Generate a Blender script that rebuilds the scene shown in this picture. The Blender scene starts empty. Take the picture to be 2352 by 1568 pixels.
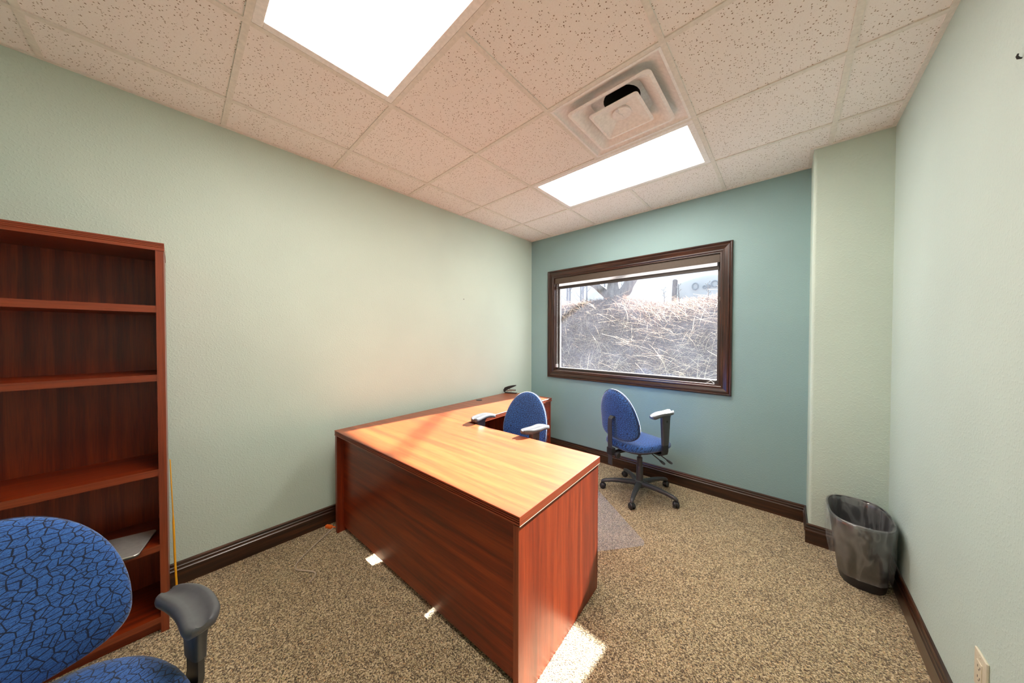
import bpy, bmesh, math, random
from mathutils import Vector, Matrix
random.seed(7)
S = bpy.context.scene
COL = S.collection
PI = math.pi

# ------------------------------------------------------------ camera
CAMZ = 1.415
cam_d = bpy.data.cameras.new('camera')
cam_d.lens = 698.6 / 2352 * 36
cam_d.sensor_width = 36
cam_d.clip_start = 0.02
cam = bpy.data.objects.new('camera', cam_d)
COL.objects.link(cam)
yaw, pit, rol = 0.7363, -0.0150, 0.0016
F = Vector((-math.sin(yaw) * math.cos(pit), math.cos(yaw) * math.cos(pit), math.sin(pit)))
Rv = Vector((math.cos(yaw), math.sin(yaw), 0))
Uv = Rv.cross(F)
R2 = Rv * math.cos(rol) + Uv * math.sin(rol)
U2 = -Rv * math.sin(rol) + Uv * math.cos(rol)
M = Matrix((R2, U2, -F)).transposed().to_4x4()
M.translation = (0, 0, CAMZ)
cam.matrix_world = M
S.camera = cam

# ------------------------------------------------------------ sky, sun, exposure
S.view_settings.view_transform = 'Standard'
S.view_settings.look = 'None'
S.view_settings.gamma = 1
S.view_settings.use_curve_mapping = False
S.view_settings.exposure = 2.02
S.cycles.sample_clamp_indirect = 20
S.cycles.max_bounces = 10
S.cycles.diffuse_bounces = 6
world = bpy.data.worlds.new('sky')
S.world = world
world.use_nodes = True
bg = world.node_tree.nodes['Background']
bg.inputs[0].default_value = (0.80, 0.90, 1.0, 1)
bg.inputs[1].default_value = 0.30
sun_d = bpy.data.lights.new('sun', 'SUN')
sun_d.energy = 15.5
sun_d.angle = math.radians(0.8)
sun_d.color = (1.0, 0.95, 0.92)
sun = bpy.data.objects.new('sun', sun_d)
COL.objects.link(sun)
sun.location = (3, 12, 9)
sun.rotation_euler = Vector((-0.062, -1, -0.520)).to_track_quat('-Z', 'Y').to_euler()

LAMP = 5.0           # emission of the ceiling lamps' diffusers
LAMP_COL = (1.0, 0.92, 0.84)

# ------------------------------------------------------------ helpers
def link(name, bm, mat, parent=None, smooth=False, angle=None, weld=False):
    if weld:
        bmesh.ops.remove_doubles(bm, verts=bm.verts, dist=1e-5)
    bmesh.ops.recalc_face_normals(bm, faces=bm.faces)
    me = bpy.data.meshes.new(name)
    bm.to_mesh(me)
    bm.free()
    if smooth:
        for p in me.polygons:
            p.use_smooth = True
        if angle:
            try:
                me.set_sharp_from_angle(angle=math.radians(angle))
            except Exception:
                pass
    me.materials.append(mat)
    o = bpy.data.objects.new(name, me)
    COL.objects.link(o)
    if parent:
        o.parent = parent
    return o

def tag(o, label=None, cat=None, group=None, kind=None):
    if label: o['label'] = label
    if cat: o['category'] = cat
    if group: o['group'] = group
    if kind: o['kind'] = kind
    return o

def empty(name, loc, rz=0, **k):
    o = bpy.data.objects.new(name, None)
    COL.objects.link(o)
    o.location = loc
    o.rotation_euler = (0, 0, rz)
    o.empty_display_size = 0.1
    return tag(o, **k)

def struct(name, bm, mat, parent=None, **k):
    o = link(name, bm, mat, parent, **k)
    if not parent:
        o['kind'] = 'structure'
    return o

def box(bm, x0, x1, y0, y1, z0, z1, bev=0, seg=2):
    vs = [bm.verts.new((x, y, z)) for z in (z0, z1) for x, y in ((x0, y0), (x1, y0), (x1, y1), (x0, y1))]
    fs = [(0, 3, 2, 1), (4, 5, 6, 7), (0, 1, 5, 4), (1, 2, 6, 5), (2, 3, 7, 6), (3, 0, 4, 7)]
    faces = [bm.faces.new([vs[i] for i in f]) for f in fs]
    if bev:
        es = list({e for f in faces for e in f.edges})
        bmesh.ops.bevel(bm, geom=es, offset=bev, segments=seg, profile=0.6, affect='EDGES')
    return vs

def bx(*a, **k):
    bm = bmesh.new()
    box(bm, *a, **k)
    return bm

def catmull(pts, n=8):
    out = []
    P = [Vector(p) for p in pts]
    for i in range(len(P) - 1):
        p0 = P[max(i - 1, 0)]; p1 = P[i]; p2 = P[i + 1]; p3 = P[min(i + 2, len(P) - 1)]
        for k in range(n):
            t = k / n
            out.append(0.5 * ((2 * p1) + (-p0 + p2) * t + (2 * p0 - 5 * p1 + 4 * p2 - p3) * t * t + (-p0 + 3 * p1 - 3 * p2 + p3) * t ** 3))
    out.append(P[-1])
    return out

def tube(bm, pts, r, n=10, closed=False, cap=True):
    """round tube along a list of points; r is a number or one number per point"""
    pts = [Vector(p) for p in pts]
    rings = []
    N = len(pts)
    up = None
    for i, p in enumerate(pts):
        if closed:
            d = (pts[(i + 1) % N] - pts[i - 1]).normalized()
        else:
            d = (pts[min(i + 1, N - 1)] - pts[max(i - 1, 0)]).normalized()
        if up is None:
            up = Vector((0, 0, 1)) if abs(d.z) < 0.9 else Vector((1, 0, 0))
        s = d.cross(up).normalized()
        up = s.cross(d).normalized()
        rr = r[i] if isinstance(r, (list, tuple)) else r
        rings.append([bm.verts.new(p + s * (rr * math.cos(a)) + up * (rr * math.sin(a))) for a in [2 * PI * k / n for k in range(n)]])
    for i in range(N if closed else N - 1):
        a, b = rings[i], rings[(i + 1) % N]
        for k in range(n):
            bm.faces.new((a[k], a[(k + 1) % n], b[(k + 1) % n], b[k]))
    if cap and not closed:
        bm.faces.new(rings[0][::-1]); bm.faces.new(rings[-1])

def lathe(bm, prof, n=24, mat=None, cap=True):
    """prof: list of (radius, z)"""
    mat = mat or Matrix()
    rings = [[bm.verts.new(mat @ Vector((r * math.cos(2 * PI * k / n), r * math.sin(2 * PI * k / n), z))) for k in range(n)] for r, z in prof]
    for a, b in zip(rings, rings[1:]):
        for k in range(n):
            bm.faces.new((a[k], a[(k + 1) % n], b[(k + 1) % n], b[k]))
    if cap:
        if prof[0][0] > 1e-6: bm.faces.new(rings[0][::-1])
        if prof[-1][0] > 1e-6: bm.faces.new(rings[-1])
    return rings

def loft(bm, rings, cap0=True, cap1=True):
    R = [[bm.verts.new(v) for v in ring] for ring in rings]
    n = len(R[0])
    for a, b in zip(R, R[1:]):
        for k in range(n):
            bm.faces.new((a[k], a[(k + 1) % n], b[(k + 1) % n], b[k]))
    if cap0: bm.faces.new(R[0][::-1])
    if cap1: bm.faces.new(R[-1])

def prism(bm, prof, A, B, out, up=Vector((0, 0, 1)), m0=0, m1=0):
    """extrude a profile (d outwards, h upwards) from A to B; m0, m1 = mitre factors along the run"""
    A = Vector(A); B = Vector(B); out = Vector(out); t = (B - A).normalized()
    a = [bm.verts.new(A + out * d + up * h + t * (m0 * d)) for d, h in prof]
    b = [bm.verts.new(B + out * d + up * h + t * (m1 * d)) for d, h in prof]
    n = len(prof)
    for k in range(n):
        bm.faces.new((a[k], a[(k + 1) % n], b[(k + 1) % n], b[k]))
    bm.faces.new(a[::-1]); bm.faces.new(b)

# ------------------------------------------------------------ materials
def new_mat(name):
    m = bpy.data.materials.new(name)
    m.use_nodes = True
    nt = m.node_tree
    return m, nt, nt.nodes['Principled BSDF']

def nd(nt, t, **k):
    n = nt.nodes.new(t)
    for a, b in k.items():
        if a.startswith('i_'):
            n.inputs[a[2:].replace('_', ' ')].default_value = b
        else:
            setattr(n, a, b)
    return n

def ramp(nt, src, stops, interp='LINEAR'):
    r = nt.nodes.new('ShaderNodeValToRGB')
    r.color_ramp.interpolation = interp
    e = r.color_ramp.elements
    while len(e) < len(stops): e.new(0.5)
    for el, (p, c) in zip(e, stops):
        el.position = p
        el.color = (*c, 1) if len(c) == 3 else c
    nt.links.new(src, r.inputs[0])
    return r.outputs[0]

def coords(nt, scale=(1, 1, 1), rot=(0, 0, 0)):
    tc = nt.nodes.new('ShaderNodeTexCoord')
    mp = nt.nodes.new('ShaderNodeMapping')
    mp.inputs['Scale'].default_value = scale
    mp.inputs['Rotation'].default_value = rot
    nt.links.new(tc.outputs['Object'], mp.inputs[0])
    return mp.outputs[0]

def noise(nt, vec, scale, detail=3, rough=0.5, dist=0):
    n = nd(nt, 'ShaderNodeTexNoise')
    n.inputs['Scale'].default_value = scale
    n.inputs['Detail'].default_value = detail
    n.inputs['Roughness'].default_value = rough
    n.inputs['Distortion'].default_value = dist
    nt.links.new(vec, n.inputs['Vector'])
    return n.outputs['Fac']

def mixc(nt, a, b, fac, mode='MIX'):
    m = nt.nodes.new('ShaderNodeMix')
    m.data_type = 'RGBA'
    m.blend_type = mode
    for sock, v in ((m.inputs[0], fac), (m.inputs[6], a), (m.inputs[7], b)):
        if hasattr(v, 'is_linked') or hasattr(v, 'links'):
            nt.links.new(v, sock)
        elif isinstance(v, (int, float)):
            sock.default_value = v
        else:
            sock.default_value = (*v, 1)
    return m.outputs[2]

def bump(nt, bs, h, strength, dist):
    b = nt.nodes.new('ShaderNodeBump')
    b.inputs['Strength'].default_value = strength
    b.inputs['Distance'].default_value = dist
    nt.links.new(h, b.inputs['Height'])
    nt.links.new(b.outputs[0], bs.inputs['Normal'])

def simple(name, col, rough=0.5, metal=0, spec=None, coat=0):
    m, nt, b = new_mat(name)
    b.inputs['Base Color'].default_value = (*col, 1)
    b.inputs['Roughness'].default_value = rough
    b.inputs['Metallic'].default_value = metal
    if coat: b.inputs['Coat Weight'].default_value = coat
    # faint uneven wear so nothing is perfectly flat
    v = coords(nt)
    f = noise(nt, v, 60, 3)
    c = ramp(nt, f, [(0.3, tuple(x * 0.92 for x in col)), (0.7, tuple(min(1, x * 1.06) for x in col))])
    nt.links.new(c, b.inputs['Base Color'])
    return m

def wall_mat(name, col):
    m, nt, b = new_mat(name)
    v = coords(nt)
    big = noise(nt, v, 1.3, 2)
    c = ramp(nt, big, [(0.35, tuple(x * 0.96 for x in col)), (0.65, tuple(x * 1.03 for x in col))])
    nt.links.new(c, b.inputs['Base Color'])
    b.inputs['Roughness'].default_value = 0.55
    b.inputs['Specular IOR Level'].default_value = 0.3
    h1 = noise(nt, v, 110, 2, 0.5)
    h2 = ramp(nt, h1, [(0.50, (0, 0, 0)), (0.68, (1, 1, 1))])
    bump(nt, b, h2, 0.55, 0.0011)
    return m

def wood(name, dark, mid, light, grain='X', bands=22, rough=0.35, coat=0.3, pores=0.5, bumpy=0.0, along=1.2):
    """grain runs along the object axis given"""
    m, nt, b = new_mat(name)
    def sc(a, c):
        return {'X': (a, c, c), 'Y': (c, a, c), 'Z': (c, c, a)}[grain]
    v = coords(nt, sc(along, bands))
    n1 = noise(nt, v, 1.0, 4, 0.62, 0.35)
    c1 = ramp(nt, n1, [(0.30, dark), (0.50, mid), (0.70, light)])
    v2 = coords(nt, sc(9, 420))
    n2 = noise(nt, v2, 1.0, 3, 0.6)
    p = ramp(nt, n2, [(0.36, (1 - pores,) * 3), (0.56, (1, 1, 1))])
    c2 = mixc(nt, c1, p, 1.0, 'MULTIPLY')
    nt.links.new(c2, b.inputs['Base Color'])
    b.inputs['Roughness'].default_value = rough
    b.inputs['Coat Weight'].default_value = coat
    b.inputs['Coat Roughness'].default_value = 0.22
    if bumpy:
        bump(nt, b, n2, bumpy, 0.0006)
    return m

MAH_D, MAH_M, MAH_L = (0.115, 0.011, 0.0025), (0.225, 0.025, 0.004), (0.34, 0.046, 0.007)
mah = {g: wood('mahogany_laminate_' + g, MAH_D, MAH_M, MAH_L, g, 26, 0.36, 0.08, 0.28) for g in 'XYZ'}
SUNLIT_D, SUNLIT_M, SUNLIT_L = (0.205, 0.039, 0.010), (0.29, 0.062, 0.014), (0.37, 0.090, 0.021)  # the mahogany lightened towards orange: sunlight put into the colour
sunlit_top_x = wood('desk_top_sunlit_laminate_X', SUNLIT_D, SUNLIT_M, SUNLIT_L, 'X', 26, 0.42, 0.35, 0.22)
mah_edge = wood('mahogany_edge', (0.19, 0.030, 0.009), (0.25, 0.042, 0.012), (0.30, 0.058, 0.017), 'X', 60, 0.35, 0.3, 0.2)
mah_edge_y = wood('mahogany_edge_y', (0.19, 0.030, 0.009), (0.25, 0.042, 0.012), (0.30, 0.058, 0.017), 'Y', 60, 0.35, 0.3, 0.2)
mah_edge_z = wood('mahogany_edge_z', (0.19, 0.030, 0.009), (0.25, 0.042, 0.012), (0.30, 0.058, 0.017), 'Z', 60, 0.35, 0.3, 0.2)
oak = {g: wood('stained_oak_' + g, (0.008, 0.0025, 0.0015), (0.040, 0.012, 0.006), (0.105, 0.034, 0.015), g, 90, 0.33, 0.35, 0.55, 0.3, 3.0) for g in 'XYZ'}
dark_oak = {g: wood('dark_baseboard_' + g, (0.010, 0.0035, 0.0015), (0.042, 0.014, 0.006), (0.10, 0.033, 0.013), g, 50, 0.30, 0.4, 0.45, 0.2, 2.0) for g in 'XYZ'}

wall_teal = wall_mat('wall_back_teal', (0.285, 0.43, 0.435))  # darker, bluer tone on the back wall than on the others
wall_sage = wall_mat('wall_paint_sage', (0.575, 0.685, 0.605))
wall_sage2 = wall_mat('wall_paint_sage_right', (0.55, 0.665, 0.625))
white_metal = simple('white_painted_metal', (0.94, 0.92, 0.90), 0.28)
grid_white = simple('tee_grid_white', (0.82, 0.78, 0.71), 0.4)
black_plastic = simple('black_plastic', (0.022, 0.022, 0.024), 0.38)
charcoal_plastic = simple('charcoal_plastic', (0.055, 0.057, 0.062), 0.35)
pad_mat = simple('armrest_urethane', (0.085, 0.088, 0.095), 0.36)
dark_metal = simple('dark_bronze_metal', (0.045, 0.036, 0.032), 0.4)
shade_mat = simple('brown_shade_fascia', (0.085, 0.062, 0.045), 0.6)
chrome = simple('chrome', (0.75, 0.75, 0.77), 0.15, 1)
ivory = simple('ivory_plastic', (0.72, 0.66, 0.52), 0.35)
white_plastic = simple('white_plastic', (0.8, 0.8, 0.8), 0.3)
yellow = simple('yellow_plastic', (0.85, 0.42, 0.015), 0.4)
orange = simple('orange_plastic', (0.9, 0.16, 0.02), 0.4)
beige_cable = simple('beige_cable', (0.50, 0.40, 0.30), 0.5)
silver = simple('silver_aluminium', (0.60, 0.60, 0.57), 0.38, 0.6)
steel = simple('steel', (0.6, 0.6, 0.6), 0.25, 1)
duct_dark = simple('dark_duct', (0.03, 0.025, 0.02), 0.7)

# ceiling tile: off-white with short dark fissures
def tile_mat():
    m, nt, b = new_mat('fissured_ceiling_tile')
    v = coords(nt, (1, 1.0, 1))
    vor = nd(nt, 'ShaderNodeTexVoronoi')
    vor.inputs['Scale'].default_value = 125
    nt.links.new(v, vor.inputs['Vector'])
    sc_ = nt.nodes.new('ShaderNodeSeparateColor'); nt.links.new(vor.outputs['Color'], sc_.inputs[0])
    thr = nt.nodes.new('ShaderNodeMath'); thr.operation = 'MULTIPLY_ADD'       # hole radius differs from cell to cell
    nt.links.new(sc_.outputs[0], thr.inputs[0]); thr.inputs[1].default_value = 0.68; thr.inputs[2].default_value = -0.26
    sub = nt.nodes.new('ShaderNodeMath'); sub.operation = 'SUBTRACT'
    nt.links.new(thr.outputs[0], sub.inputs[0]); nt.links.new(vor.outputs['Distance'], sub.inputs[1])
    hole = ramp(nt, sub.outputs[0], [(0.0, (0, 0, 0)), (0.05, (1, 1, 1))])
    soft = noise(nt, v, 260, 3)
    base = ramp(nt, soft, [(0.3, (0.89, 0.845, 0.80)), (0.7, (0.94, 0.90, 0.865))])
    c = mixc(nt, base, (0.30, 0.22, 0.15), hole)
    nt.links.new(c, b.inputs['Base Color'])
    b.inputs['Roughness'].default_value = 0.9
    inv = nt.nodes.new('ShaderNodeInvert'); nt.links.new(hole, inv.inputs[1])
    bump(nt, b, inv.outputs[0], 0.4, 0.001)
    return m
tile = tile_mat()

def carpet_mat():
    m, nt, b = new_mat('loop_pile_carpet')
    v = coords(nt, (1, 1, 1))
    vor = nd(nt, 'ShaderNodeTexVoronoi')
    vor.inputs['Scale'].default_value = 230
    nt.links.new(v, vor.inputs['Vector'])
    sep = nt.nodes.new('ShaderNodeSeparateColor')
    nt.links.new(vor.outputs['Color'], sep.inputs[0])
    c1 = ramp(nt, sep.outputs[0], [(0.0, (0.055, 0.038, 0.022)), (0.26, (0.17, 0.117, 0.065)), (0.52, (0.36, 0.268, 0.148)), (0.78, (0.56, 0.445, 0.265)), (1.0, (0.74, 0.62, 0.41))])
    c2 = ramp(nt, sep.outputs[1], [(0.0, (1, 1, 1)), (0.86, (1, 1, 1)), (0.93, (1.0, 0.72, 0.55)), (1.0, (0.8, 0.95, 0.75))])
    c = mixc(nt, c1, c2, 1.0, 'MULTIPLY')
    big = noise(nt, v, 9, 3)
    cb = ramp(nt, big, [(0.3, (0.9, 0.9, 0.9)), (0.7, (1.06, 1.06, 1.06))])
    c = mixc(nt, c, cb, 1.0, 'MULTIPLY')
    nt.links.new(c, b.inputs['Base Color'])
    b.inputs['Roughness'].default_value = 0.95
    b.inputs['Sheen Weight'].default_value = 0.15
    inv = nt.nodes.new('ShaderNodeMath'); inv.operation = 'SUBTRACT'; inv.inputs[0].default_value = 1
    nt.links.new(vor.outputs['Distance'], inv.inputs[1])
    bump(nt, b, inv.outputs[0], 0.8, 0.003)
    return m
carpet = carpet_mat()

def fabric_mat():
    m, nt, b = new_mat('blue_crackle_fabric')
    v0 = coords(nt, (1, 1, 1))
    sp = nt.nodes.new('ShaderNodeSeparateXYZ'); nt.links.new(v0, sp.inputs[0])
    sb = nt.nodes.new('ShaderNodeMath'); sb.operation = 'SUBTRACT'
    nt.links.new(sp.outputs[1], sb.inputs[0]); nt.links.new(sp.outputs[2], sb.inputs[1])
    cb = nt.nodes.new('ShaderNodeCombineXYZ')
    nt.links.new(sp.outputs[0], cb.inputs[0]); nt.links.new(sb.outputs[0], cb.inputs[1])
    def edge(scale, w, rot=0.0, st=(1, 1, 1), rnd=1.0):
        mp = nt.nodes.new('ShaderNodeMapping'); mp.inputs['Scale'].default_value = st; mp.inputs['Rotation'].default_value = (0, 0, rot)
        nt.links.new(cb.outputs[0], mp.inputs[0])
        e = nd(nt, 'ShaderNodeTexVoronoi', feature='DISTANCE_TO_EDGE', voronoi_dimensions='2D')
        e.inputs['Scale'].default_value = scale
        e.inputs['Randomness'].default_value = rnd
        nt.links.new(mp.outputs[0], e.inputs['Vector'])
        vn = noise(nt, mp.outputs[0], scale * 0.8, 2)
        mr = nt.nodes.new('ShaderNodeMapRange'); nt.links.new(vn, mr.inputs['Value'])
        mr.inputs['From Min'].default_value = 0.3; mr.inputs['From Max'].default_value = 0.7; mr.inputs['To Min'].default_value = 1.9; mr.inputs['To Max'].default_value = 0.65
        ml = nt.nodes.new('ShaderNodeMath'); ml.operation = 'MULTIPLY'
        nt.links.new(e.outputs['Distance'], ml.inputs[0]); nt.links.new(mr.outputs[0], ml.inputs[1])
        return ramp(nt, ml.outputs[0], [(0.0, (1, 1, 1)), (w, (0.85, 0.85, 0.85)), (w * 1.6, (0, 0, 0))])
    e1 = edge(52, 0.062)
    e2 = edge(40, 0.022, 0.6, (0.7, 2.0, 1))
    e3 = edge(44, 0.022, -0.9, (0.7, 2.1, 1))
    a0 = nt.nodes.new('ShaderNodeMath'); a0.operation = 'MAXIMUM'
    nt.links.new(e2, a0.inputs[0]); nt.links.new(e3, a0.inputs[1])
    a1 = nt.nodes.new('ShaderNodeMath'); a1.operation = 'MULTIPLY'; a1.inputs[1].default_value = 0.85
    nt.links.new(a0.outputs[0], a1.inputs[0])
    add = nt.nodes.new('ShaderNodeMath'); add.operation = 'MAXIMUM'
    nt.links.new(e1, add.inputs[0]); nt.links.new(a1.outputs[0], add.inputs[1])
    n = noise(nt, v0, 420, 2)
    blue = ramp(nt, n, [(0.3, (0.020, 0.085, 0.30)), (0.7, (0.048, 0.165, 0.50))])
    c = mixc(nt, blue, (0.004, 0.007, 0.022), add.outputs[0])
    nt.links.new(c, b.inputs['Base Color'])
    b.inputs['Roughness'].default_value = 0.85
    b.inputs['Sheen Weight'].default_value = 0.5
    b.inputs['Sheen Roughness'].default_value = 0.4
    bump(nt, b, n, 0.4, 0.0008)
    return m
fabric = fabric_mat()
piping_mat = simple('navy_piping', (0.012, 0.018, 0.06), 0.8)

def emit_mat():
    m, nt, b = new_mat('prismatic_diffuser')
    v = coords(nt)
    w = nd(nt, 'ShaderNodeTexWave', wave_type='BANDS', bands_direction='Y')
    w.inputs['Scale'].default_value = 1.65 / (2 * PI) * 3.0 * 2
    w.inputs['Distortion'].default_value = 0.0
    nt.links.new(v, w.inputs['Vector'])
    st = nt.nodes.new('ShaderNodeMapRange')
    st.inputs['To Min'].default_value = LAMP * 0.8
    st.inputs['To Max'].default_value = LAMP * 1.15
    nt.links.new(w.outputs['Fac'], st.inputs['Value'])
    b.inputs['Base Color'].default_value = (0.8, 0.8, 0.78, 1)
    b.inputs['Emission Color'].default_value = (*LAMP_COL, 1)
    nt.links.new(st.outputs[0], b.inputs['Emission Strength'])
    return m
diffuser_mat = emit_mat()

def glass_mat():
    """dusty window pane: clear glass with a thin film of dirt that scatters the sun"""
    m = bpy.data.materials.new('dusty_window_glass')
    m.use_nodes = True
    nt = m.node_tree
    nt.nodes.clear()
    out = nt.nodes.new('ShaderNodeOutputMaterial')
    tr = nt.nodes.new('ShaderNodeBsdfTransparent'); tr.inputs[0].default_value = (0.96, 0.98, 0.98, 1)
    tl = nt.nodes.new('ShaderNodeBsdfTranslucent'); tl.inputs[0].default_value = (0.70, 0.78, 1.0, 1)
    gl = nt.nodes.new('ShaderNodeBsdfGlossy'); gl.inputs['Roughness'].default_value = 0.03
    v = coords(nt)
    f1 = noise(nt, v, 3.0, 5, 0.65)
    f2 = noise(nt, coords(nt, (60, 60, 6)), 1.0, 3, 0.6)
    a = nt.nodes.new('ShaderNodeMapRange'); nt.links.new(f1, a.inputs['Value'])
    a.inputs['From Min'].default_value = 0.3; a.inputs['From Max'].default_value = 0.75
    a.inputs['To Min'].default_value = 0.004; a.inputs['To Max'].default_value = 0.013
    mul = nt.nodes.new('ShaderNodeMath'); mul.operation = 'MULTIPLY_ADD'
    nt.links.new(f2, mul.inputs[0]); mul.inputs[1].default_value = 0.004
    nt.links.new(a.outputs[0], mul.inputs[2])
    mx = nt.nodes.new('ShaderNodeMixShader')
    nt.links.new(mul.outputs[0], mx.inputs[0]); nt.links.new(tr.outputs[0], mx.inputs[1]); nt.links.new(tl.outputs[0], mx.inputs[2])
    lw = nt.nodes.new('ShaderNodeFresnel'); lw.inputs[0].default_value = 1.3
    mx2 = nt.nodes.new('ShaderNodeMixShader')
    nt.links.new(lw.outputs[0], mx2.inputs[0]); nt.links.new(mx.outputs[0], mx2.inputs[1]); nt.links.new(gl.outputs[0], mx2.inputs[2])
    nt.links.new(mx2.outputs[0], out.inputs[0])
    return m
pane_mat = glass_mat()

def film_mat(name, col, opac, rough=0.2, spec_mix=0.12):
    m = bpy.data.materials.new(name)
    m.use_nodes = True
    nt = m.node_tree
    nt.nodes.clear()
    out = nt.nodes.new('ShaderNodeOutputMaterial')
    tr = nt.nodes.new('ShaderNodeBsdfTransparent')
    df = nt.nodes.new('ShaderNodeBsdfDiffuse'); df.inputs[0].default_value = (*col, 1)
    gl = nt.nodes.new('ShaderNodeBsdfGlossy'); gl.inputs['Roughness'].default_value = rough
    v = coords(nt)
    n = noise(nt, v, 26, 4, 0.6, 0.8)
    bp = nt.nodes.new('ShaderNodeBump'); bp.inputs['Strength'].default_value = 0.5; bp.inputs['Distance'].default_value = 0.004
    nt.links.new(n, bp.inputs['Height'])
    nt.links.new(bp.outputs[0], gl.inputs['Normal'])
    a = nt.nodes.new('ShaderNodeMixShader'); a.inputs[0].default_value = opac
    nt.links.new(tr.outputs[0], a.inputs[1]); nt.links.new(df.outputs[0], a.inputs[2])
    b = nt.nodes.new('ShaderNodeMixShader'); b.inputs[0].default_value = spec_mix
    nt.links.new(a.outputs[0], b.inputs[1]); nt.links.new(gl.outputs[0], b.inputs[2])
    nt.links.new(b.outputs[0], out.inputs[0])
    return m
liner_mat = film_mat('clear_bin_liner', (0.60, 0.60, 0.61), 0.10, 0.14, 0.10)
def add_creases_and_glints(m):
    nt = m.node_tree
    v = coords(nt, (1, 1, 0.30))
    n = noise(nt, v, 11, 2, 0.5, 0.6)
    rg_ = ramp(nt, n, [(0.0, (0.03,) * 3), (0.40, (0.05,) * 3), (0.50, (0.24,) * 3), (0.53, (0.09,) * 3), (0.62, (0.07,) * 3), (0.655, (0.20,) * 3), (0.70, (0.07,) * 3)])  # whitish streaks: highlights along the creases painted into the film's opacity
    for q in nt.nodes:
        if q.type == 'MIX_SHADER' and abs(q.inputs[0].default_value - 0.10) < 1e-4 and q.inputs[2].links[0].from_node.type == 'BSDF_DIFFUSE':
            nt.links.new(rg_, q.inputs[0])
        if q.type == 'BUMP':
            nt.links.new(n, q.inputs['Height']); q.inputs['Distance'].default_value = 0.02; q.inputs['Strength'].default_value = 0.8
add_creases_and_glints(liner_mat)
mat_plastic = film_mat('clear_vinyl_mat', (0.58, 0.56, 0.62), 0.16, 0.35, 0.06)

# ------------------------------------------------------------ room dimensions (metres)
XL, XR, YB, YR, HC = -2.562, 0.470, 3.218, -1.65, 2.6875
XC, YC = 0.119, 2.922            # pillar corner
T = 0.6096
GX0, GY0 = -2.854, 2.642         # ceiling grid: lines at GX0 + i*T, GY0 + j*T
gx = lambda i: GX0 + i * T
gy = lambda j: GY0 + j * T
# window opening
WX0, WX1, WZ0, WZ1 = -2.205, -0.434, 0.985, 2.168

struct('floor', bx(XL - 0.15, XR + 0.15, YR - 0.15, YB + 0.15, -0.12, 0.0), carpet)
struct('wall_left', bx(XL - 0.15, XL, YR - 0.15, YB + 0.15, 0, HC + 0.03), wall_sage)
struct('wall_right', bx(XR, XR + 0.15, YR - 0.15, YB + 0.15, 0, HC + 0.03), wall_sage2)
struct('wall_rear', bx(XL, XR, YR - 0.15, YR, 0, HC + 0.03), wall_sage)
bm = bmesh.new()
box(bm, XL, WX0, YB, YB + 0.15, 0, HC + 0.03)
box(bm, WX1, XR, YB, YB + 0.15, 0, HC + 0.03)
box(bm, WX0, WX1, YB, YB + 0.15, 0, WZ0)
box(bm, WX0, WX1, YB, YB + 0.15, WZ1, HC + 0.03)
struct('wall_back', bm, wall_teal)
# pillar with a rounded (bullnose) corner
bm = bmesh.new()
r = 0.02
ring = [(XC + r - r * math.cos(a), YC + r - r * math.sin(a)) for a in [PI / 2 * k / 6 for k in range(7)]]
ring = [(XC, YB + 0.001)] + ring + [(XR + 0.001, YC), (XR + 0.001, YB + 0.001)]
loft(bm, [[(x, y, z) for x, y in ring] for z in (0, HC + 0.03)])
struct('wall_pillar', bm, wall_sage, smooth=True, angle=40)

# baseboards
BP = [(0, 0), (0.015, 0), (0.0155, 0.082), (0.0185, 0.086), (0.019, 0.091), (0.0155, 0.095), (0.0135, 0.099), (0.0150, 0.106),
      (0.0150, 0.110), (0.0125, 0.113), (0.0105, 0.118), (0.0115, 0.124), (0.0100, 0.128), (0.0055, 0.131), (0, 0.132)]
def baseboard(name, A, B, out, mat, m0=0, m1=0):
    bm = bmesh.new()
    prism(bm, BP, A, B, out, m0=m0, m1=m1)
    return struct(name, bm, mat)
baseboard('baseboard_left', (XL, YR, 0), (XL, YB, 0), (1, 0, 0), dark_oak['Y'], 1, -1)
baseboard('baseboard_back', (XL, YB, 0), (XC, YB, 0), (0, -1, 0), dark_oak['X'], 1, -1)
baseboard('baseboard_pillar_side', (XC, YB, 0), (XC, YC, 0), (-1, 0, 0), dark_oak['Y'], 1, 1)
baseboard('baseboard_pillar', (XC, YC, 0), (XR, YC, 0), (0, -1, 0), dark_oak['X'], -1, -1)
baseboard('baseboard_right', (XR, YC, 0), (XR, YR, 0), (-1, 0, 0), dark_oak['Y'], 1, -1)

# ------------------------------------------------------------ ceiling
LIGHTS = [(2, 4, -4), (2, 4, -1), ]        # i0, i1, j (each spans j..j+1)
VENT = (3, -2)
bm = bmesh.new()
xs = [XL] + [gx(i) for i in range(1, 6)] + [XR]
ys = [YR] + [gy(j) for j in range(-7, 1)] + [YB]
for a in range(len(xs) - 1):
    for c in range(len(ys) - 1):
        xm, ym = (xs[a] + xs[a + 1]) / 2, (ys[c] + ys[c + 1]) / 2
        hole = any(gx(i0) < xm < gx(i1) and gy(j) < ym < gy(j + 1) for i0, i1, j in LIGHTS) or (gx(3) < xm < gx(4) and gy(-2) < ym < gy(-1))
        if not hole:
            box(bm, xs[a], xs[a + 1], ys[c], ys[c + 1], HC + 0.006, HC + 0.022)
ceil = struct('ceiling', bm, tile)
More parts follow.
